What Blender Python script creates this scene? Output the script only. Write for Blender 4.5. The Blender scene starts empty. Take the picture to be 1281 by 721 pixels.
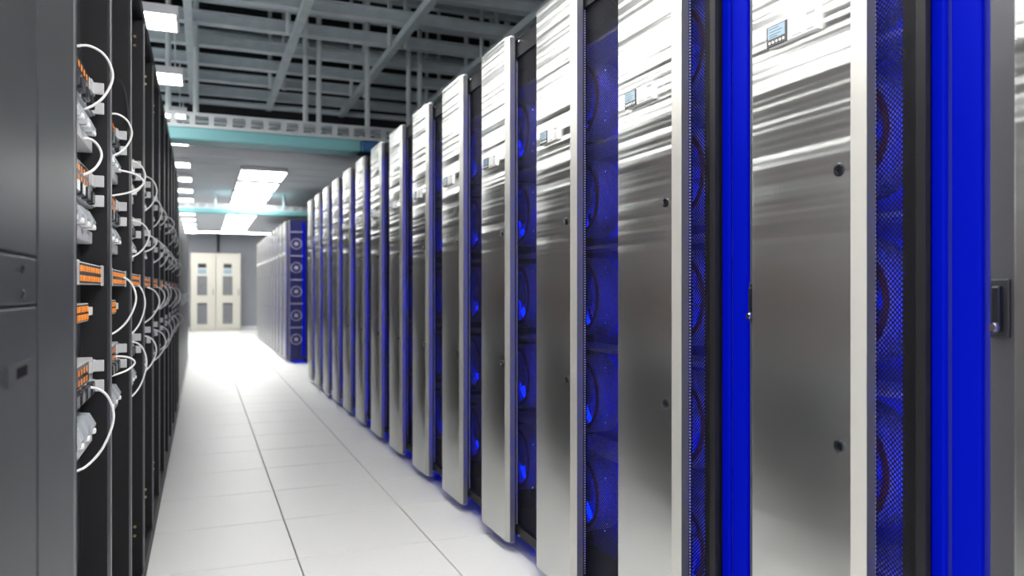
import bpy, bmesh, math, random
from mathutils import Vector, Matrix
random.seed(7)
C = bpy.context.scene
COL = C.collection
R = math.radians

# ------------------------------------------------------------------ camera
cam_d = bpy.data.cameras.new('camera'); cam = bpy.data.objects.new('camera', cam_d); COL.objects.link(cam)
cam.location = (0, 0, 1.17); cam.rotation_euler = (R(90), 0, R(-22.3))
cam_d.sensor_width = 36; cam_d.lens = 36*945/1281; cam_d.shift_y = 2.5/1281
cam_d.clip_start = .02; cam_d.clip_end = 100
cam_d.dof.use_dof = True; cam_d.dof.focus_distance = 2.0
cam_d.dof.aperture_fstop = (cam_d.lens/1000)/.0085
C.camera = cam
# ------------------------------------------------------------------ world, view
w = bpy.data.worlds.new('world'); C.world = w; w.use_nodes = True
w.node_tree.nodes['Background'].inputs[0].default_value = (.6, .7, .85, 1)
w.node_tree.nodes['Background'].inputs[1].default_value = .15
C.view_settings.view_transform = 'Standard'; C.view_settings.look = 'None'
C.view_settings.exposure = 0; C.view_settings.gamma = 1
LAMP = 17.5          # ceiling luminaire strength
BLUE = (.0, .012, 1.0)
C.cycles.max_bounces = 8; C.cycles.transparent_max_bounces = 12
C.cycles.sample_clamp_indirect = 6; C.cycles.use_denoising = True

# ------------------------------------------------------------------ helpers
class MB:
    def __init__(s): s.bm = bmesh.new()
    def box(s, x0, x1, y0, y1, z0, z1, bev=0):
        bm = s.bm
        v = [bm.verts.new((x, y, z)) for x in (x0, x1) for y in (y0, y1) for z in (z0, z1)]
        fs = [bm.faces.new([v[i] for i in q]) for q in
              ((0,1,3,2),(4,6,7,5),(0,4,5,1),(2,3,7,6),(0,2,6,4),(1,5,7,3))]
        if bev:
            es = {e for f in fs for e in f.edges}
            bmesh.ops.bevel(bm, geom=list(es), offset=bev, segments=2, profile=.5, affect='EDGES')
        return s
    def prism(s, pts, axis, a, b):
        """extrude a 2D outline along axis ('x','y','z') from a to b"""
        def P(p, t):
            return {'x': (t, p[0], p[1]), 'y': (p[0], t, p[1]), 'z': (p[0], p[1], t)}[axis]
        A = [s.bm.verts.new(P(p, a)) for p in pts]; B = [s.bm.verts.new(P(p, b)) for p in pts]
        n = len(pts)
        s.bm.faces.new(A); s.bm.faces.new(B[::-1])
        for i in range(n): s.bm.faces.new((A[i], B[i], B[(i+1) % n], A[(i+1) % n]))
        return s
    def lathe(s, prof, c, axis='x', n=24, a0=0, a1=2*math.pi):
        """prof: list of (radius, along axis) revolved about the axis through c"""
        full = abs(a1-a0-2*math.pi) < 1e-6
        m = n if full else n+1
        rings = []
        for r, t in prof:
            ring = []
            for i in range(m):
                a = a0+(a1-a0)*i/n; p, q = r*math.cos(a), r*math.sin(a)
                o = {'x': (t, p, q), 'y': (p, t, q), 'z': (p, q, t)}[axis]
                ring.append(s.bm.verts.new(Vector(o)+Vector(c)))
            rings.append(ring)
        for A, B in zip(rings, rings[1:]):
            for i in range(n):
                j = (i+1) % m
                s.bm.faces.new((A[i], A[j], B[j], B[i]))
        if full and prof[0] != prof[-1]:
            for ring in (rings[0], rings[-1]):
                try: s.bm.faces.new(ring)
                except ValueError: pass
        return s
    def tube(s, pts, r, n=8):
        """a round tube through points (Catmull-Rom)"""
        P = [Vector(p) for p in pts]; P = [P[0]*2-P[1]]+P+[P[-1]*2-P[-2]]
        path = []
        for i in range(1, len(P)-2):
            for k in range(6):
                t = k/6; a, b, c, d = P[i-1:i+3]
                path.append(.5*((2*b)+(c-a)*t+(2*a-5*b+4*c-d)*t*t+(3*b-a-3*c+d)*t**3))
        path.append(P[-2])
        prev = None; rings = []
        for i, p in enumerate(path):
            d = (path[min(i+1, len(path)-1)]-path[max(i-1, 0)]).normalized()
            if prev is None: prev = Vector((0, 1, 0)) if abs(d.y) < .8 else Vector((1, 0, 0))
            u = (prev-d*prev.dot(d)).normalized(); v = d.cross(u); prev = u
            rings.append([s.bm.verts.new(p+u*r*math.cos(2*math.pi*k/n)+v*r*math.sin(2*math.pi*k/n)) for k in range(n)])
        for A, B in zip(rings, rings[1:]):
            for k in range(n): s.bm.faces.new((A[k], A[(k+1) % n], B[(k+1) % n], B[k]))
        s.bm.faces.new(rings[0]); s.bm.faces.new(rings[-1][::-1])
        return s
    def build(s, name, mat, parent=None, loc=(0,0,0), smooth=False):
        bmesh.ops.recalc_face_normals(s.bm, faces=s.bm.faces)
        me = bpy.data.meshes.new(name); s.bm.to_mesh(me); s.bm.free()
        me.materials.append(mat)
        if smooth:
            for p in me.polygons: p.use_smooth = True
            me.set_sharp_from_angle(angle=R(40))
        o = bpy.data.objects.new(name, me); COL.objects.link(o); o.location = loc
        if parent: o.parent = parent
        return o
def thing(name, label, cat, loc=(0,0,0), group=None):
    o = bpy.data.objects.new(name, None); COL.objects.link(o); o.location = loc; o.empty_display_size = .1
    return tag(o, label, cat, group)
def tag(o, label, cat, group=None):
    o['label'] = label; o['category'] = cat
    if group: o['group'] = group
    return o
def struct(o): o['kind'] = 'structure'; return o
def stuff(o): o['kind'] = 'stuff'; return o
def copy_tree(o, parent=None):
    c = o.copy(); COL.objects.link(c)
    if parent: c.parent = parent
    for ch in KIDS.get(o.name, list(o.children)): copy_tree(ch, c)
    return c
KIDS = {}
ORD = ['first','second','third','fourth','fifth','sixth','seventh','eighth','ninth','tenth','eleventh','twelfth',
       'thirteenth','fourteenth','fifteenth','sixteenth']
ORDX = ORD+['seventeenth','eighteenth','nineteenth','twentieth']

# ------------------------------------------------------------------ materials
def mat(name, col, rough=.5, metal=0, spec=.5, bump=None, noise=None, emit=None, es=0, trans=0, coat=0):
    m = bpy.data.materials.new(name); m.use_nodes = True
    n = m.node_tree.nodes; l = m.node_tree.links; b = n['Principled BSDF']
    b.inputs['Base Color'].default_value = (*col, 1); b.inputs['Roughness'].default_value = rough
    b.inputs['Metallic'].default_value = metal; b.inputs['Specular IOR Level'].default_value = spec
    b.inputs['Transmission Weight'].default_value = trans; b.inputs['Coat Weight'].default_value = coat
    if emit: b.inputs['Emission Color'].default_value = (*emit, 1); b.inputs['Emission Strength'].default_value = es
    if noise or bump:
        tc = n.new('ShaderNodeTexCoord')
    if noise:                                   # (scale, amount) colour mottling
        t = n.new('ShaderNodeTexNoise'); t.inputs['Scale'].default_value = noise[0]; t.inputs['Detail'].default_value = 5
        l.new(tc.outputs['Object'], t.inputs['Vector'])
        mx = n.new('ShaderNodeMix'); mx.data_type = 'RGBA'
        mx.inputs[6].default_value = (*[c*(1-noise[1]) for c in col], 1); mx.inputs[7].default_value = (*[min(1, c*(1+noise[1])) for c in col], 1)
        l.new(t.outputs['Fac'], mx.inputs[0]); l.new(mx.outputs[2], b.inputs['Base Color'])
    if bump:                                    # (scale, strength, distance)
        t2 = n.new('ShaderNodeTexNoise'); t2.inputs['Scale'].default_value = bump[0]; t2.inputs['Detail'].default_value = 4
        l.new(tc.outputs['Object'], t2.inputs['Vector'])
        bp = n.new('ShaderNodeBump'); bp.inputs['Strength'].default_value = bump[1]; bp.inputs['Distance'].default_value = bump[2]
        l.new(t2.outputs['Fac'], bp.inputs['Height']); l.new(bp.outputs['Normal'], b.inputs['Normal'])
    return m
M = {}
M['tile'] = mat('white_floor_tile', (.83, .83, .82), .42, 0, .35, noise=(60, .03), bump=(220, .05, .002))
M['joint'] = mat('floor_joint', (.12, .12, .13), .8)
M['black'] = mat('black_powder_coat', (.012, .012, .014), .5, 0, .25, noise=(40, .2), bump=(500, .08, .001))
M['char'] = mat('charcoal_metal', (.033, .035, .039), .42, .2, noise=(6, .12), bump=(400, .05, .001))
M['charlid'] = mat('charcoal_door', (.028, .03, .034), .4, .25, noise=(9, .15), bump=(400, .05, .001))
M['edge'] = mat('grey_metal_edge', (.20, .20, .21), .4, .6)
M['inner'] = mat('grey_inner_wall', (.34, .34, .36), .5, .2, noise=(5, .2))
M['steeledge'] = mat('satin_steel_edge', (.62, .61, .57), .42, .55)
M['rim'] = mat('pale_edge_glint', (.50, .52, .62), .35, .3)
M['side'] = mat('door_side_metal', (.24, .24, .27), .35, .8)
M['gear'] = mat('light_grey_chassis', (.55, .55, .56), .4, .25, noise=(25, .12))
M['clear'] = mat('clear_plug', (.62, .66, .70), .2, 0, .5, trans=.25)
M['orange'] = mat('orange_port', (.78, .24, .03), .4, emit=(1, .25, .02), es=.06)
M['hole'] = mat('dark_socket', (.006, .006, .007), .7, 0, .05)
M['cable'] = mat('white_cable', (.80, .80, .80), .35)
M['bcable'] = mat('black_cable', (.015, .015, .016), .5)
M['brass'] = mat('brass_screw', (.72, .55, .28), .3, 1)
M['chrome'] = mat('chrome', (.8, .8, .82), .15, 1)
M['white'] = mat('white_plastic', (.78, .78, .77), .35)
M['bezel'] = mat('black_bezel', (.012, .014, .018), .25)
M['lcd'] = mat('lcd_screen', (.18, .27, .34), .2, emit=(.25, .42, .55), es=.25)
M['lcdtext'] = mat('lcd_text', (.04, .06, .09), .4)
M['greyprint'] = mat('grey_print', (.30, .30, .32), .5)
M['led'] = mat('blue_led_dot', (.3, .4, 1), .3, emit=(.25, .45, 1), es=6)
M['strip'] = mat('blue_led_strip', (.0, .01, .4), .4, emit=BLUE, es=140.0)
M['stripA'] = mat('blue_led_strip_short', (.0, .01, .4), .4, emit=BLUE, es=60.0)
M['glow'] = mat('blue_light_panel', (.0, .004, .18), .6, 0, .04, emit=(.0, .004, 1), es=.28)
M['blueplate'] = mat('dark_blue_plate', (.04, .05, .42), .45, 0)
M['dimplate'] = mat('dim_blue_plate', (.012, .015, .10), .4)
M['fan'] = mat('fan_plastic', (.40, .40, .55), .4)
M['fanring'] = mat('red_fan_ring', (.30, .035, .03), .4)
M['cream'] = mat('cream_metal', (.55, .535, .475), .4, noise=(6, .04))
M['vent'] = mat('vent_slat', (.27, .28, .30), .5)
M['wall'] = mat('grey_wall', (.30, .32, .35), .7, noise=(2, .08))
M['wallw'] = mat('pale_wall', (.55, .57, .60), .7, noise=(2, .05))
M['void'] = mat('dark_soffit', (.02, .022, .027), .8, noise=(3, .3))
M['joist'] = mat('galvanised_joist', (.72, .79, .83), .5, 0, noise=(8, .2))
M['rod'] = mat('zinc_rod', (.85, .9, .92), .4, 0)
M['tray'] = mat('white_tray', (.70, .73, .75), .5)
M['teal'] = mat('teal_duct', (.22, .52, .55), .45)
M['navy'] = mat('blue_duct', (.03, .14, .34), .45)
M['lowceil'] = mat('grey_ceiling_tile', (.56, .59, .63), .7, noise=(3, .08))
M['lampframe'] = mat('lamp_frame', (.75, .76, .78), .4)
M['lamp'] = mat('lamp_diffuser', (.9, .9, .9), .5, emit=(1, .985, .96), es=LAMP)

def mesh_material():
    m = bpy.data.materials.new('perforated_black_steel'); m.use_nodes = True
    n = m.node_tree.nodes; l = m.node_tree.links; b = n['Principled BSDF']; out = n['Material Output']
    b.inputs['Base Color'].default_value = (.012, .012, .016, 1); b.inputs['Roughness'].default_value = .5; b.inputs['Metallic'].default_value = 0; b.inputs['Specular IOR Level'].default_value = .15
    tc = n.new('ShaderNodeTexCoord'); mp = n.new('ShaderNodeMapping'); mp.inputs['Rotation'].default_value = (R(45), 0, 0)
    sx = n.new('ShaderNodeSeparateXYZ'); cb = n.new('ShaderNodeCombineXYZ')
    l.new(tc.outputs['Object'], mp.inputs['Vector']); l.new(mp.outputs['Vector'], sx.inputs[0])
    l.new(sx.outputs['Y'], cb.inputs['X']); l.new(sx.outputs['Z'], cb.inputs['Y'])
    v = n.new('ShaderNodeTexVoronoi'); v.voronoi_dimensions = '2D'; v.inputs['Randomness'].default_value = 0; v.inputs['Scale'].default_value = 1/.0075
    l.new(cb.outputs[0], v.inputs['Vector'])
    lt = n.new('ShaderNodeMath'); lt.operation = 'LESS_THAN'; lt.inputs[1].default_value = .40
    l.new(v.outputs['Distance'], lt.inputs[0])
    tr = n.new('ShaderNodeBsdfTransparent'); mx = n.new('ShaderNodeMixShader')
    l.new(lt.outputs[0], mx.inputs[0]); l.new(b.outputs[0], mx.inputs[1]); l.new(tr.outputs[0], mx.inputs[2]); l.new(mx.outputs[0], out.inputs['Surface'])
    return m
M['mesh'] = mesh_material()

def steel_material():
    """brushed stainless sheet: fine horizontal brush lines and the long shallow ripples of thin sheet, stronger in the upper half"""
    m = bpy.data.materials.new('brushed_stainless_steel'); m.use_nodes = True
    n = m.node_tree.nodes; l = m.node_tree.links; b = n['Principled BSDF']
    b.inputs['Metallic'].default_value = 1; b.inputs['Base Color'].default_value = (.70, .705, .685, 1)
    b.inputs['Roughness'].default_value = .30; b.inputs['Anisotropic'].default_value = .9; b.inputs['Anisotropic Rotation'].default_value = 0
    tg = n.new('ShaderNodeTangent'); tg.direction_type = 'RADIAL'; tg.axis = 'Z'; l.new(tg.outputs[0], b.inputs['Tangent'])
    tc = n.new('ShaderNodeTexCoord'); oi = n.new('ShaderNodeObjectInfo')
    def noise(scale, detail, w=False):
        mp = n.new('ShaderNodeMapping'); mp.inputs['Scale'].default_value = scale
        l.new(tc.outputs['Object'], mp.inputs['Vector'])
        t = n.new('ShaderNodeTexNoise'); t.noise_dimensions = '4D'; t.inputs['Scale'].default_value = 1; t.inputs['Detail'].default_value = detail
        l.new(mp.outputs[0], t.inputs['Vector'])
        mu = n.new('ShaderNodeMath'); mu.operation = 'MULTIPLY'; mu.inputs[1].default_value = 30 if w else 0
        l.new(oi.outputs['Random'], mu.inputs[0]); l.new(mu.outputs[0], t.inputs['W'])
        return t
    rip = noise((1, .06, 15), 1.8, True); brush = noise((3, 3, 900), 3)
    sx = n.new('ShaderNodeSeparateXYZ'); l.new(tc.outputs['Object'], sx.inputs[0])
    mr = n.new('ShaderNodeMapRange'); mr.inputs[1].default_value = 1.22; mr.inputs[2].default_value = 1.55
    mr.inputs[3].default_value = .05; mr.inputs[4].default_value = 1; l.new(sx.outputs['Z'], mr.inputs[0])
    b1 = n.new('ShaderNodeBump'); b1.inputs['Distance'].default_value = .024; l.new(rip.outputs['Fac'], b1.inputs['Height']); l.new(mr.outputs[0], b1.inputs['Strength'])
    b2 = n.new('ShaderNodeBump'); b2.inputs['Distance'].default_value = .0004; b2.inputs['Strength'].default_value = .25
    l.new(brush.outputs['Fac'], b2.inputs['Height']); l.new(b1.outputs[0], b2.inputs['Normal']); l.new(b2.outputs[0], b.inputs['Normal'])
    return m
M['steel'] = steel_material()

# ------------------------------------------------------------------ the room
XL, XR, YB, YF = -5.0, 6.0, -4.0, 23.7
Z_LOW, Z_TOP, Y_STEP = 2.8, 4.5, 9.3
floor = struct(MB().box(XL, XR, YB, YF, -.12, -.012).build('floor', M['joint']))
G = .0028
tile_me = None
for i in range(-1, 4):
    for j in range(-1, 16):
        x, y = -.215+.6*i+.0, 3.40+.6*j-.6
        o = None
        if tile_me is None:
            o = MB().box(G, .6-G, G, .6-G, -.012, 0, .0012).build('floor_tile', M['tile'], floor); tile_me = o.data
        else:
            o = bpy.data.objects.new('floor_tile', tile_me); COL.objects.link(o); o.parent = floor
        o.location = (x, y, 0)
X0t, X1t, Y0t, Y1t = -.215-.6, -.215+.6*4, 3.4-1.2, 3.4-.6+.6*16
ft = MB()
x = X0t-.6*6
cols = [X0t+.6*i for i in range(-6, 14)]
rows = [Y0t+.6*j for j in range(-10, 36)]
for x in cols:
    for y in rows:
        if X0t-.01 <= x < X1t-.01 and Y0t-.01 <= y < Y1t-.01: continue
        a, b, c, d = max(x+G, XL), min(x+.6-G, XR), max(y+G, YB), min(y+.6-G, YF)
        if b > a and d > c: ft.box(a, b, c, d, -.012, 0)
stuff(ft.build('far_floor_tiles', M['tile'], floor))

wl = struct(MB().box(XL-.1, XL, YB, YF, 0, Z_TOP).build('wall_left', M['wallw']))
wr = struct(MB().box(XR, XR+.1, YB, YF, 0, Z_TOP).build('wall_right', M['wallw']))
wb = struct(MB().box(XL, XR, YB-.1, YB, 0, Z_TOP).build('wall_back', M['wallw']))
wf = struct(MB().box(XL, XR, YF, YF+.1, 0, Z_TOP).build('wall_front', M['wall']))
MB().box(.40, .47, YF-.07, YF, 2.28, 2.8).build('conduit', M['void'], wf)
MB().box(XL, XR, YF-.02, YF, .0, .1).build('skirting', M['tray'], wf)
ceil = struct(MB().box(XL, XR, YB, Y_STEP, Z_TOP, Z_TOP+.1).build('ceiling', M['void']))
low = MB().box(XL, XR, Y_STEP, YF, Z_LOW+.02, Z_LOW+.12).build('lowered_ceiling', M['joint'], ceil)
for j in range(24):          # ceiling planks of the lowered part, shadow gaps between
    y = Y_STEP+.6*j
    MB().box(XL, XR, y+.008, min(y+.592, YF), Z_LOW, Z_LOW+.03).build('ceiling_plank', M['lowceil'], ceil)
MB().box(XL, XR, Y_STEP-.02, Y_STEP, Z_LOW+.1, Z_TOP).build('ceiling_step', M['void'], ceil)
jm = None
for j in range(-12, 32):      # joists across the room
    y = .05+.3*j
    if jm is None:
        o = MB().box(XL, XR, -.012, .012, .01, .09).box(XL, XR, -.048, .048, 0, .012).box(XL, XR, -.048, .048, .09, .10).build('joist', M['joist'], ceil); jm = o.data
    else:
        o = bpy.data.objects.new('joist', jm); COL.objects.link(o); o.parent = ceil
    o.location = (0, y, 3.34 if j % 2 == 0 else 3.85)
for x in (-1.9, -1.1, -.1, .72, 1.56, 2.4, 3.25, 4.1):   # runners along the aisle
    MB().box(x-.03, x+.03, YB, Y_STEP-.02, 3.27, 3.335).build('runner', M['joist'], ceil)
rm = None                    # suspension rods between soffit and grid
for y in (3.1, 4.9, 6.4, 8.2):
    for x in (1.56, 2.4, 3.25, .72):
        for dx in (-.07, .07):
            if rm is None:
                o = MB().lathe([(.02, 0), (.02, 1.2)], (0,0,0), 'z', 8).build('suspension_rod', M['rod'], ceil); rm = o.data
            else:
                o = bpy.data.objects.new('suspension_rod', rm); COL.objects.link(o); o.parent = ceil
            o.location = (x+dx, y, 3.26)
for i, (z, y) in enumerate(((2.98, 9.2), (3.12, 9.18), (3.3, 9.2), (3.75, 9.2), (4.1, 9.2))):
    MB().lathe([(.035, XL), (.035, XR)], (0, y, z), 'x', 10).build('service_pipe', M['joist'], ceil)

# cable trays crossing the aisle
def cable_tray(y, z0, z1, zt, rods, x0, x1, label, navy_from):
    t = thing('cable_tray', label, 'cable tray', (0, y, z0))
    h = z1-z0
    for yy, nm in ((0, 'side_rail'), (.3, 'side_rail')):
        m = MB().box(x0, x1, yy, yy+.015, 0, h*.22).box(x0, x1, yy, yy+.015, h*.78, h)
        x = x0
        while x < x1-.05:
            m.box(x, x+.045, yy, yy+.015, h*.22, h*.78); x += .15
        m.build(nm, M['tray'], t)
    r = MB(); x = x0+.1
    while x < x1: r.box(x, x+.03, .015, .3, .0, .02); x += .3
    stuff(r.build('rungs', M['tray'], t))
    MB().box(x0, navy_from, -.01, .26, -(z0-zt), -.002, .015).build('duct', M['teal'], t)
    d = MB().box(navy_from, x1, -.01, .26, -(z0-zt), -.002, .015).build('duct', M['navy'], t); d['label'] = 'darker blue length of duct'
    for x in rods:
        MB().lathe([(.024, h), (.024, (Z_TOP if y < Y_STEP else Z_LOW)-z0)], (x, .15, 0), 'z', 8).build('hanger_rod', M['rod'], t)
    return t
cable_tray(7.0, 2.56, 2.69, 2.45, (-.85, -.27, -.05, .88, 1.0, 1.45, 1.85, 1.96, 2.44, 2.71, 2.87), -4.6, 5.6,
           'white slotted cable tray over a teal duct, the nearer one crossing above the aisle', 1.36)
cable_tray(13.4, 2.52, 2.6, 2.44, (-.8, .2, 1.3, 2.2), -4.6, 5.6,
           'slim cable tray over a teal duct, the farther one, before the lit ceiling panels', 3.0)

# luminaires
def luminaire(x, y, sx, sy, z, label, group, rods):
    t = thing('ceiling_light', label, 'light', (x, y, z), group)
    MB().box(-sx/2, sx/2, -sy/2, sy/2, .004, .06).box(-sx/2, -sx/2+.015, -sy/2, sy/2, -.008, .004).box(sx/2-.015, sx/2, -sy/2, sy/2, -.008, .004).build('frame', M['lampframe'], t)
    MB().box(-sx/2+.016, sx/2-.016, -sy/2+.012, sy/2-.012, -.006, .003).build('diffuser', M['lamp'], t)
    if rods:
        for dx in (-sx*.4, sx*.4): MB().lathe([(.006, .06), (.006, rods)], (dx, 0, 0), 'z', 6).build('hanger', M['rod'], t)
    return t
for k in range(20):
    y = 5.0+1.33*(k-6)
    hang = y < Y_STEP
    luminaire(-.44, y, .62, .30, 2.78 if hang else Z_LOW-.065, 'small white strip light above the open racks, %s from the near end of its line' % ORDX[k] if hang else
              'white strip light in the lowered ceiling above the left row, %s beyond the ceiling step' % ORDX[k-10], 'strip lights above the left row', (3.27-2.78) if hang else 0)
for r in range(3):
    for k in range(8):
        luminaire(-1.7-1.2*r, -2.4+1.6*k, .6, 1.05, 2.9, 'added unseen ceiling light panel behind the open racks, %s along the %s line from the racks' % (ORDX[k], ORDX[r]), 'added light panels behind the open racks', .37)  # out-of-view panels added for room light and reflections in the steel doors
for k in range(9):
    y = 10.9+1.2*k
    luminaire(.76, y, .6, .82, Z_LOW-.065, 'large ceiling light panel in the middle of the lowered ceiling, %s from the camera' % ORDX[k], 'light panels in the lowered ceiling', 0)
for k in range(5):
    luminaire(.76, -2.9+1.3*k, .6, 1.05, 2.9, 'added unseen ceiling light panel over the near end of the aisle, %s from the back wall' % ORDX[k], 'added light panels over the near aisle', .37)  # out-of-view panels added to brighten the near floor and doors
luminaire(.3, 22.0, 3.2, .3, Z_LOW-.065, 'long bright light across the ceiling in front of the end wall', None, 0)

# ------------------------------------------------------------------ right row: stainless cabinets
XF, PITCH, DW = 1.245, .645, .335
ZB, ZT = .05, 2.295
M['edge2'] = mat('grey_frame_metal', (.085, .085, .095), .45, .3)
M['strip2'] = mat('blue_foot_light', (.0, .01, .4), .4, emit=BLUE, es=1.0)
def make_cabinet(variant):
    """local origin at the door's near lower corner, floor level; +x into the row, +y away from the camera"""
    t = thing('server_cabinet', 'x', 'cabinet', (XF, 0, 0))
    # carcass: back block, top, bottom, plinth, dividers
    c = MB().box(.27, 1.2, -.307, .332, .09, 2.285).box(.33, 1.15, -.30, .325, 0, .09)
    c.box(.05, .27, -.307, .332, 2.25, 2.285).box(.05, .27, -.307, .332, .08, .10)
    c.box(.055, .27, .322, .332, .10, 2.25).box(.09, .27, -.31, -.30, .10, 2.25)
    c.build('carcass', M['black'], t)
    # the steel front: flat sheet with softly turned edges
    y0, y1 = 0, DW
    pr = []
    pr = [(.0125, .0005), (.0, .0285)]
    for q in range(5):
        a = q/4*math.pi/2; pr.append((.006*(1-math.cos(a)), DW-.006+.006*math.sin(a)))
    pr += [(.034, DW), (.034, 0)]
    m = MB().prism(pr, 'z', ZB, ZT)
    bmesh.ops.bevel(m.bm, geom=[e for e in m.bm.edges if abs(e.verts[0].co.z-e.verts[1].co.z) < 1e-6 and e.verts[0].co.x < .02 and e.verts[1].co.x < .02], offset=.006, segments=2, affect='EDGES')
    door = m.build('steel_door', M['steel'], t, smooth=True)
    MB().box(.0125, .036, -.0015, 0, ZB+.004, ZT-.008).build('side_flange', M['side'], door)
    MB().prism([(.0118, -.0012), (-.0012, .028), (.0, .0288), (.0125, .0002)], 'z', ZB+.004, ZT-.004).build('edge_strip', M['steeledge'], door)
    # display unit on the door
    zc, ya, yb = 1.763, .105, .262
    MB().box(-.014, .0, ya, yb, zc-.026, zc+.026, .002).build('display_plate', M['white'], door)
    MB().box(-.0165, -.013, yb-.066, yb+.001, zc-.026, zc+.024, .0015).build('display_bezel', M['bezel'], door)
    MB().box(-.0172, -.016, yb-.060, yb-.005, zc-.008, zc+.020).build('display_screen', M['lcd'], door)
    tx = MB()
    for i, (z, l) in enumerate(((.014, .030), (.007, .042), (.000, .036), (-.005, .026))):
        tx.box(-.0174, -.0171, yb-.010-l, yb-.010, zc+z, zc+z+.0018)
    stuff(tx.build('screen_text', M['lcdtext'], door))
    kb = MB()
    for i in range(5): kb.lathe([(.0032, -.0178), (.0032, -.016)], (0, yb-.011-.0112*i, zc-.0165), 'x', 10)
    stuff(kb.build('display_keys', M['white'], door))
    gp = MB().box(-.0144, -.0138, ya+.008, ya+.034, zc+.012, zc+.019).box(-.0144, -.0138, ya+.048, ya+.078, zc-.021, zc-.018)
    gp.build('printed_marks', M['greyprint'], door)
    MB().box(-.0155, -.0135, ya+.009, ya+.033, zc-.020, zc+.006, .001).build('card_reader', M['gear'], door)
    for z in (1.424, .84):
        MB().lathe([(.0145, .002), (.0145, -.003), (.0125, -.0045), (.0085, -.0045), (.0075, -.001), (.003, -.001)], (0, .058, z), 'x', 24).build('lock', M['bezel'], door, smooth=True)
    # perforated screen in a black frame that also carries added light shields
    fr = MB().box(.045, .062, .017, .040, .10, 2.25).box(.045, .062, -.105, .017, .10, .125).box(.045, .062, -.105, .017, 2.20, 2.25)
    A = variant == 'A'; ys = -.092 if A else -.296
    if A: fr.box(.043, .056, -.112, -.090, .10, 2.25).box(.0566, .060, -.094, -.050, .12, 2.23).box(.060, .10, -.082, -.079, .12, 2.23)  # trailing boxes: hidden shields added to block the strip light
    else: fr.box(.045, .062, -.30, -.105, .10, .125).box(.045, .062, -.30, -.105, 2.20, 2.25).box(.045, .062, -.307, -.294, .10, 2.25).box(.058, .062, -.296, -.238, .12, 2.23)  # last box: hidden shield added to keep strip light off the flange
    frame = fr.build('screen_frame_and_shields', M['black'], t)
    sc = MB(); v = [sc.bm.verts.new(p) for p in ((.055, ys, .12), (.055, .04, .12), (.055, .04, 2.21), (.055, ys, 2.21))]; sc.bm.faces.new(v)
    v = [sc.bm.verts.new(p) for p in ((.0565, ys, .12), (.0565, .04, .12), (.0565, .04, 2.21), (.0565, ys, 2.21))]; sc.bm.faces.new(v[::-1])
    sc.build('perforated_screen', M['mesh'], t)
    rim = MB(); z = .13  # pale dots modelling the light caught along the bent mesh edge
    while z < 2.2: rim.box(.050, .0535, .0125, .0160, z, z+.0045); z += .009
    stuff(rim.build('screen_edge_glints', M['rim'], t))
    sw = MB()
    for z in (2.265, .09): sw.lathe([(.006, .042), (.006, .05)], (0, -.03, z), 'x', 10)
    stuff(sw.build('frame_screws', M['chrome'], t))
    # fans behind the screen
    for k in range(5):
        z = .385+.38*k; cy = .18
        f = MB()
        f.lathe([(.138, .125), (.150, .125), (.150, .22), (.138, .22), (.138, .125)], (0, cy, z), 'x', 36)
        fan = f.build('fan', M['fan'], t, smooth=True)
        MB().lathe([(.122, .122), (.137, .122), (.137, .14), (.122, .14), (.122, .122)], (0, cy, z), 'x', 36).build('fan_ring', M['fanring'], fan, smooth=True)
        rt = MB().lathe([(.045, .22), (.045, .15), (.03, .14), (.001, .14)], (0, cy, z), 'x', 20)
        for b in range(7):
            a = 2*math.pi*b/7
            ps = []
            for r_, tw, xx in ((.043, -.18, .15), (.125, -.28, .145), (.125, .28, .185), (.043, .18, .20)):
                ps.append(rt.bm.verts.new((xx, cy+r_*math.cos(a+tw), z+r_*math.sin(a+tw))))
            rt.bm.faces.new(ps)
        rt.build('rotor', M['fan'], fan)
        MB().lathe([(.128, .19), (.137, .19), (.137, .205), (.128, .205), (.128, .19)], (0, cy, z), 'x', 24).build('fan_light', M['fanlight'], fan)
        MB().box(.10, .27, -.07 if A else -.29, .32, z+.178, z+.19).build('shelf', M['fan'], t)
    # back plate, light strips, luminous panel, grey frame and swing handle
    MB().box(.255, .268, -.07 if A else -.29, .325, .11, 2.24).build('back_plate', M['blueplate'], t)
    if not A:
        MB().box(.066, .074, -.299, -.290, .13, 2.22).build('light_strip', M['strip'], t)
        leds(t); return t
    MB().box(.064, .072, -.078, -.071, .13, 2.22).build('light_strip', M['stripA'], t)
    MB().box(.10, .115, -.30, -.074, .10, 2.25).build('blue_plate', M['blueplate'], t)
    lp = MB().box(.080, .092, -.124, -.092, .11, 2.24, .006).build('light_panel', M['glow'], t)
    MB().box(.080, .092, -.198, -.136, .11, 2.24, .006).build('light_panel', M['glow'], t)
    MB().box(.068, .10, -.30, -.222, .10, 2.25, .003).build('grey_frame', M['edge2'], t)
    hp = MB().box(.062, .07, -.262, -.226, 1.085, 1.19, .003).build('handle_plate', M['char'], t)
    MB().box(.050, .063, -.253, -.236, 1.095, 1.178, .004).build('swing_handle', M['bezel'], hp)
    MB().lathe([(.0085, .050), (.0085, .045), (.007, .043), (.002, .043)], (0, -.2445, 1.104), 'x', 20).build('lock_button', M['chrome'], hp, smooth=True)
    leds(t)
    return t
def leds(t):
    ld = MB()
    for i, z in enumerate((.30, .49, .69, .889, 1.05, 1.25, 1.398, 1.595, 1.78, 1.96)):
        ld.box(.095, .0975, -.058-.003*(i % 2), -.0545-.003*(i % 2), z, z+.0035)
        if i % 2 == 0: ld.box(.095, .0975, -.070, -.068, z+.03, z+.0325)
    stuff(ld.build('status_lights', M['led'], t))
    MB().box(.16, .30, -.28, .0, .066, .078).build('foot_light', M['strip2'], t)
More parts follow.
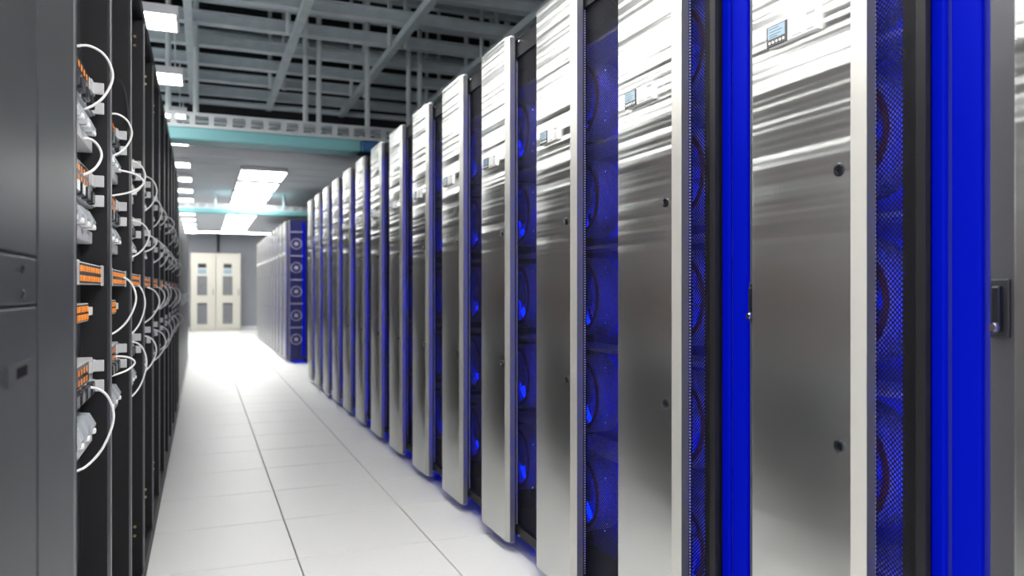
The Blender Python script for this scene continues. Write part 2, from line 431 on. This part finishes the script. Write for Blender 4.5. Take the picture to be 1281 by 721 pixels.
M['edge2'] = mat('grey_frame_metal', (.085, .085, .095), .45, .3)
M['strip2'] = mat('blue_foot_light', (.0, .01, .4), .4, emit=BLUE, es=1.3)
M['fanlight'] = mat('fan_led_ring', (.0, .01, .4), .4, emit=BLUE, es=16)
def children_map(o):
    KIDS[o.name] = list(o.children)
    for c in KIDS[o.name]: children_map(c)
cabA = make_cabinet('A'); cabB = make_cabinet('B'); bpy.context.view_layer.update(); children_map(cabA); children_map(cabB)
def cab_label(k):
    if k == 0: return 'nearest stainless steel cabinet, cut off by the right edge of the photo'
    if k == 1: return 'brushed steel cabinet with the largest display, in front of the wide blue panel'
    return 'brushed steel blue-lit cabinet, %s from the camera in the nearer steel row' % ORD[k]
for k in range(15):
    o = cabA if k == 0 else copy_tree(cabA) if k < 3 else cabB if k == 3 else copy_tree(cabB)
    o.location = (XF, 1.49+PITCH*(k-1)-DW, 0); o['label'] = cab_label(k); o['group'] = 'steel cabinets of the nearer row'
for k in range(11):
    o = copy_tree(cabB); o.location = (XF, 1.49+PITCH*(k+18)-DW, 0)
    o['label'] = 'narrow steel cabinet, %s from the blue end panel in the farther row' % ORD[k]; o['group'] = 'steel cabinets of the farther row'
# end of the farther block: dark end panel with blue light
ye = 1.49+PITCH*18-DW-.31
t = thing('end_cabinet', 'blue-lit end of the farther steel row beside a black side panel', 'cabinet', (XF, ye, 0))
MB().box(.36, 1.2, -.05, -.003, 0, 2.285).build('side_panel', M['black'], t)
MB().box(.045, .36, -.02, -.003, .06, 2.285).build('back_plate', M['dimplate'], t)
MB().box(.03, .045, -.05, -.003, .06, 2.285).build('corner_post', M['edge'], t)
MB().box(.235, .275, -.04, -.021, .10, 2.25, .004).build('light_panel', M['glow'], t)
for k in range(5):
    f = MB().lathe([(.075, -.05), (.085, -.05), (.085, -.021), (.075, -.021), (.075, -.05)], (.14, 0, .385+.38*k), 'y', 24).build('fan', M['fan'], t, smooth=True)
    MB().lathe([(.03, -.021), (.03, -.04), (.001, -.04)], (.14, 0, .385+.38*k), 'y', 16).build('fan_hub', M['fan'], f)
    MB().box(.05, .235, -.045, -.021, .385+.38*k+.18, .385+.38*k+.195).build('shelf', M['fan'], t)
MB().box(.055, .062, -.03, -.021, .10, 2.25).build('light_strip', M['glow'], t)

# ------------------------------------------------------------------ left row: open racks with gear
XL0, LP, HR = -.215, .6, 2.28
def make_rack():
    t = thing('server_rack', 'x', 'rack', (XL0, 0, 0))
    MB().box(-.95, -.003, 0, .012, .03, HR).build('side_wall', M['inner'], t)
    e = MB().box(-.012, 0, 0, .022, .03, HR, .002).build('edge_trim', M['edge'], t); e['label'] = 'lighter grey front edge of the side wall'
    MB().box(-.06, -.004, .022, .062, .06, HR-.04).build('post', M['black'], t)
    p = MB().box(-.06, -.002, .535, .598, .06, HR-.04).build('post', M['black'], t)
    sc = MB()
    for z in (2.13, 2.165, .205, .24): sc.lathe([(.006, .533), (.005, .531), (.001, .531)], (-.03, 0, z), 'y', 10)
    stuff(sc.build('brass_screws', M['brass'], p))
    MB().box(-.95, 0, .012, .6, HR-.04, HR).build('top', M['black'], t)
    MB().box(-.95, 0, .012, .6, .0, .06).build('base', M['black'], t)
    MB().box(-.95, -.93, .012, .6, .06, HR-.04).build('back', M['black'], t)
    MB().box(-.40, -.38, .062, .535, .06, .78).build('lower_baffle', M['black'], t)
    return t
rack0 = make_rack()
def tabs(m, h):
    for z in (h-.034, .004):
        m.box(-.030, -.006, .505, .512, z, z+.028, .002)          # upright lug facing the camera
        m.box(-.034, -.028, .47, .5325, z, z+.028)
    return m
def make_panel():
    t = thing('patch_bay', 'x', 'patch panel')
    h = .086
    MB().box(-.36, -.033, .066, .532, 0, h, .003).build('chassis', M['gear'], t)
    tabs(MB(), h).build('brackets', M['gear'], t)
    MB().box(-.0335, -.032, .08, .455, .036, .082).build('dark_front', M['bezel'], t)
    s = MB()
    for i in range(9):
        for j in range(2):
            y = .09+i*.040; z = .040+j*.022
            s.box(-.0345, -.0315, y, y+.018, z, z+.013)
    stuff(s.build('orange_ports', M['orange'], t))
    d = MB()
    for i in range(5): d.box(-.045, -.020, .10+i*.08, .15+i*.08, .004, .034, .004)
    stuff(d.build('black_plugs', M['bezel'], t))
    return t
def make_tray():
    t = thing('connector_tray', 'x', 'connector tray')
    MB().box(-.36, -.034, .066, .532, 0, .030, .003).build('tray', M['gear'], t)
    MB().box(-.36, -.07, .10, .50, .030, .078, .003).build('housing', M['bezel'], t)
    for i in range(4):
        y = .15+i*.095
        pts = [(-.07, .032), (-.024, .034), (-.020, .050), (-.034, .076), (-.07, .080)]
        MB().prism(pts, 'y', y, y+.05).build('plug', M['clear'], t)
        # collar of each plug
        MB().box(-.05, -.018, y+.015, y+.035, .030, .042, .003).build('plug_collar', M['white'], t)
    return t
def make_switch():
    t = thing('network_switch', 'x', 'switch')
    MB().box(-.30, -.012, .09, .515, 0, .046, .002).build('chassis', M['gear'], t)
    MB().box(-.013, -.009, .075, .135, -.002, .048, .002).box(-.013, -.009, .495, .532, -.002, .048, .002).build('brackets', M['gear'], t)
    MB().box(-.0125, -.0105, .14, .49, .003, .043).build('dark_front', M['bezel'], t)
    s = MB()
    for i in range(9):
        for j in range(2): s.box(-.0115, -.008, .15+i*.038, .15+i*.038+.016, .006+j*.02, .006+j*.02+.012, .001)
    stuff(s.build('orange_ports', M['orange'], t))
    return t
def make_mini():
    t = thing('port_module', 'x', 'port module')
    MB().box(-.25, -.030, .09, .43, 0, .042, .002).build('chassis', M['gear'], t)
    MB().box(-.034, -.028, .43, .49, .012, .032, .002).build('bracket', M['white'], t)
    MB().box(-.031, -.0285, .11, .42, .003, .039).build('dark_front', M['bezel'], t)
    s = MB()
    for i in range(7):
        for j in range(2): s.box(-.0295, -.025, .125+i*.042, .125+i*.042+.018, .005+j*.018, .005+j*.018+.013, .001)
    stuff(s.build('orange_ports', M['orange'], t))
    return t
protos = {'p': make_panel(), 't': make_tray(), 's': make_switch(), 'm': make_mini()}
bpy.context.view_layer.update(); children_map(rack0)
for p in protos.values(): children_map(p)
SLOTS = (('p', 1.593, 'top'), ('t', 1.505, 'upper'), ('p', 1.368, 'middle'), ('t', 1.282, 'lower'), ('s', 1.182, ''), ('m', 1.098, ''), ('p', .92, 'bottom'), ('t', .80, 'bottom'))
WORD = {'p': 'grey patch panel with orange ports, the %s one', 't': 'grey tray of clear plugs, the %s one', 's': 'flush switch with two rows of orange ports%s', 'm': 'short orange port module under the switch%s'}
used = set()
NR = 11
def place(k, kind, z, lab):
    p = protos[kind]
    o = p if kind not in used else copy_tree(p)
    used.add(kind)
    o.location = (XL0, 1.57+LP*k, z)
    o['label'] = (WORD[kind] % lab)+' in the %s open rack' % ('nearest' if k == 0 else ORD[k])
    o['group'] = {'p': 'patch panels', 't': 'connector trays', 's': 'network switches', 'm': 'port modules'}[kind]+' in the open racks'
for k in range(NR):
    o = rack0 if k == 0 else copy_tree(rack0)
    o.location = (XL0, 1.57+LP*k, 0); o['group'] = 'open racks of the left row'
    o['label'] = ('nearest open black rack, beside the closed charcoal cabinet' if k == 0 else 'open black rack of orange port panels, %s from the camera in the left row' % ORD[k])
    for kind, z, lab in SLOTS:
        if k in (2, 5, 8) and kind == 'm': continue
        place(k, kind, z, lab)
    # patch cables of this rack
    y0 = 1.57+LP*k
    loops = {0: ((.43, 1.735, 1.585, .050, 'top'), (.40, 1.515, 1.43, .030, 'second'), (.43, .945, .765, .052, 'bottom')),
             1: ((.42, 1.705, 1.575, .045, 'top'), (.46, 1.54, 1.46, .075, 'second'), (.44, 1.215, 1.04, .055, 'third'), (.46, .965, .91, .05, 'bottom'))}.get(k)
    if loops is None:
        loops = [(.44+random.uniform(-.03, .03), z1+random.uniform(-.02, .02), z1-dz+random.uniform(-.03, .03), random.uniform(.042, .07), n)
                 for z1, dz, n in ((1.67, .15, 'top'), (1.44, .12, 'second'), (1.20, .17, 'third'), (.96, .17, 'bottom'))]
    for (yy, za, zb, bul, n) in loops:
        x0 = XL0-.030; y = y0+yy
        pts = [(x0-.03, y-.02, za-.008), (x0+.004, y-.012, za), (x0+bul*.72, y, za-.12*(za-zb)), (x0+bul, y+.004, za-.42*(za-zb)), (x0+bul*.62, y-.01, za-.78*(za-zb)), (x0-.002, y-.03, zb), (x0-.035, y-.05, zb-.008)]
        tag(MB().tube(pts, .003).build('patch_cable', M['cable'], smooth=True),
            'white patch cable, %s loop hanging out of the %s open rack' % (n, 'nearest' if k == 0 else ORD[k]), 'cable', 'white patch cables of the open racks')
tag(MB().tube([(XL0-.03, 2.62, 1.83), (XL0-.012, 2.66, 1.80), (XL0-.002, 2.69, 1.70), (XL0-.012, 2.70, 1.66)], .004).build('patch_cable', M['bcable'], smooth=True),
    'thin black cable hanging high in the second open rack', 'cable')

# closed cabinet at the near left
t = thing('closed_cabinet', 'closed charcoal cabinet with panel seams at the left edge of the photo', 'cabinet', (XL0, 0, 0))
MB().box(-.95, -.016, .5, 1.568, .0, HR).build('body', M['black'], t)
MB().box(-.016, 0, 1.246, 1.565, .03, HR, .002).build('frame_post', M['char'], t)
MB().box(-.016, -.001, .5, 1.240, 1.2175, HR, .002).build('upper_panel', M['charlid'], t)
b = MB().box(-.016, -.0015, .5, 1.240, 1.1505, 1.2140, .002).build('middle_panel', M['charlid'], t)
for z in (1.198, 1.165):
    MB().lathe([(.0055, -.002), (.0055, .0005), (.0042, .0012), (.0025, -.0005), (.0005, -.0005)], (0, 1.148, z), 'x', 16).build('screw', M['bezel'], b, smooth=True)
lo = MB().box(-.016, -.001, .5, 1.240, .03, 1.1470, .002).build('lower_panel', M['charlid'], t)
MB().box(-.003, .0012, 1.06, 1.2, 1.053, 1.077, .001).build('latch_plate', M['char'], lo)
MB().box(-.002, .0018, 1.105, 1.165, 1.058, 1.072, .0008).build('latch_window', M['hole'], lo)

# closed black cabinets beyond the open racks
first = None
for k in range(9):
    if first is None:
        t = thing('black_cabinet', 'x', 'cabinet')
        MB().box(-.95, -.012, .004, .596, .03, 2.0, .012).build('body', M['black'], t)
        MB().box(-.9, -.05, .03, .57, 0, .03).build('plinth', M['black'], t)
        d = MB().box(-.012, 0, .006, .594, .05, 1.985, .004).build('door', M['charlid'], t)
        MB().box(0, .012, .53, .55, 1.0, 1.12, .003).build('handle', M['chrome'], d)
        bpy.context.view_layer.update(); children_map(t); first = t
    else: t = copy_tree(first)
    t.location = (XL0, 1.57+LP*NR+.02+LP*k, 0)
    t['label'] = 'closed black cabinet, %s beyond the open racks on the left' % ORD[k]; t['group'] = 'closed black cabinets at the far left'

# ------------------------------------------------------------------ pale cabinets at the end wall
def pale(x0, lab):
    t = thing('power_cabinet', lab, 'cabinet', (x0, YF-.55, 0))
    W, H = .67, 2.22
    MB().box(0, W, 0, .52, .0, H, .006).build('body', M['cream'], t)
    d = MB().box(.02, W-.02, -.02, 0, .08, H-.03, .004).build('door', M['cream'], t)
    MB().box(.20, .42, -.026, -.02, 1.80, 1.92).build('meter_window', M['bezel'], d)
    MB().box(.20, .42, -.026, -.02, 1.63, 1.76).build('meter_panel', M['lcd'], d)
    for z0, z1 in ((1.02, 1.56), (.20, .80)):
        g = MB().box(.18, .44, -.024, -.02, z0, z1).build('vent_grille', M['bezel'], d)
        s = MB(); z = z0+.01
        while z < z1-.03: s.box(.185, .435, -.034, -.024, z, z+.022); z += .04
        stuff(s.build('slats', M['vent'], t))
    MB().box(W-.085, W-.055, -.05, -.02, 1.02, 1.2, .005).build('handle', M['vent'], d)
pale(-.31, 'cream metal cabinet with vent grilles at the end wall, the left of two')
pale(.365, 'cream metal cabinet with vent grilles at the end wall, the right of two')
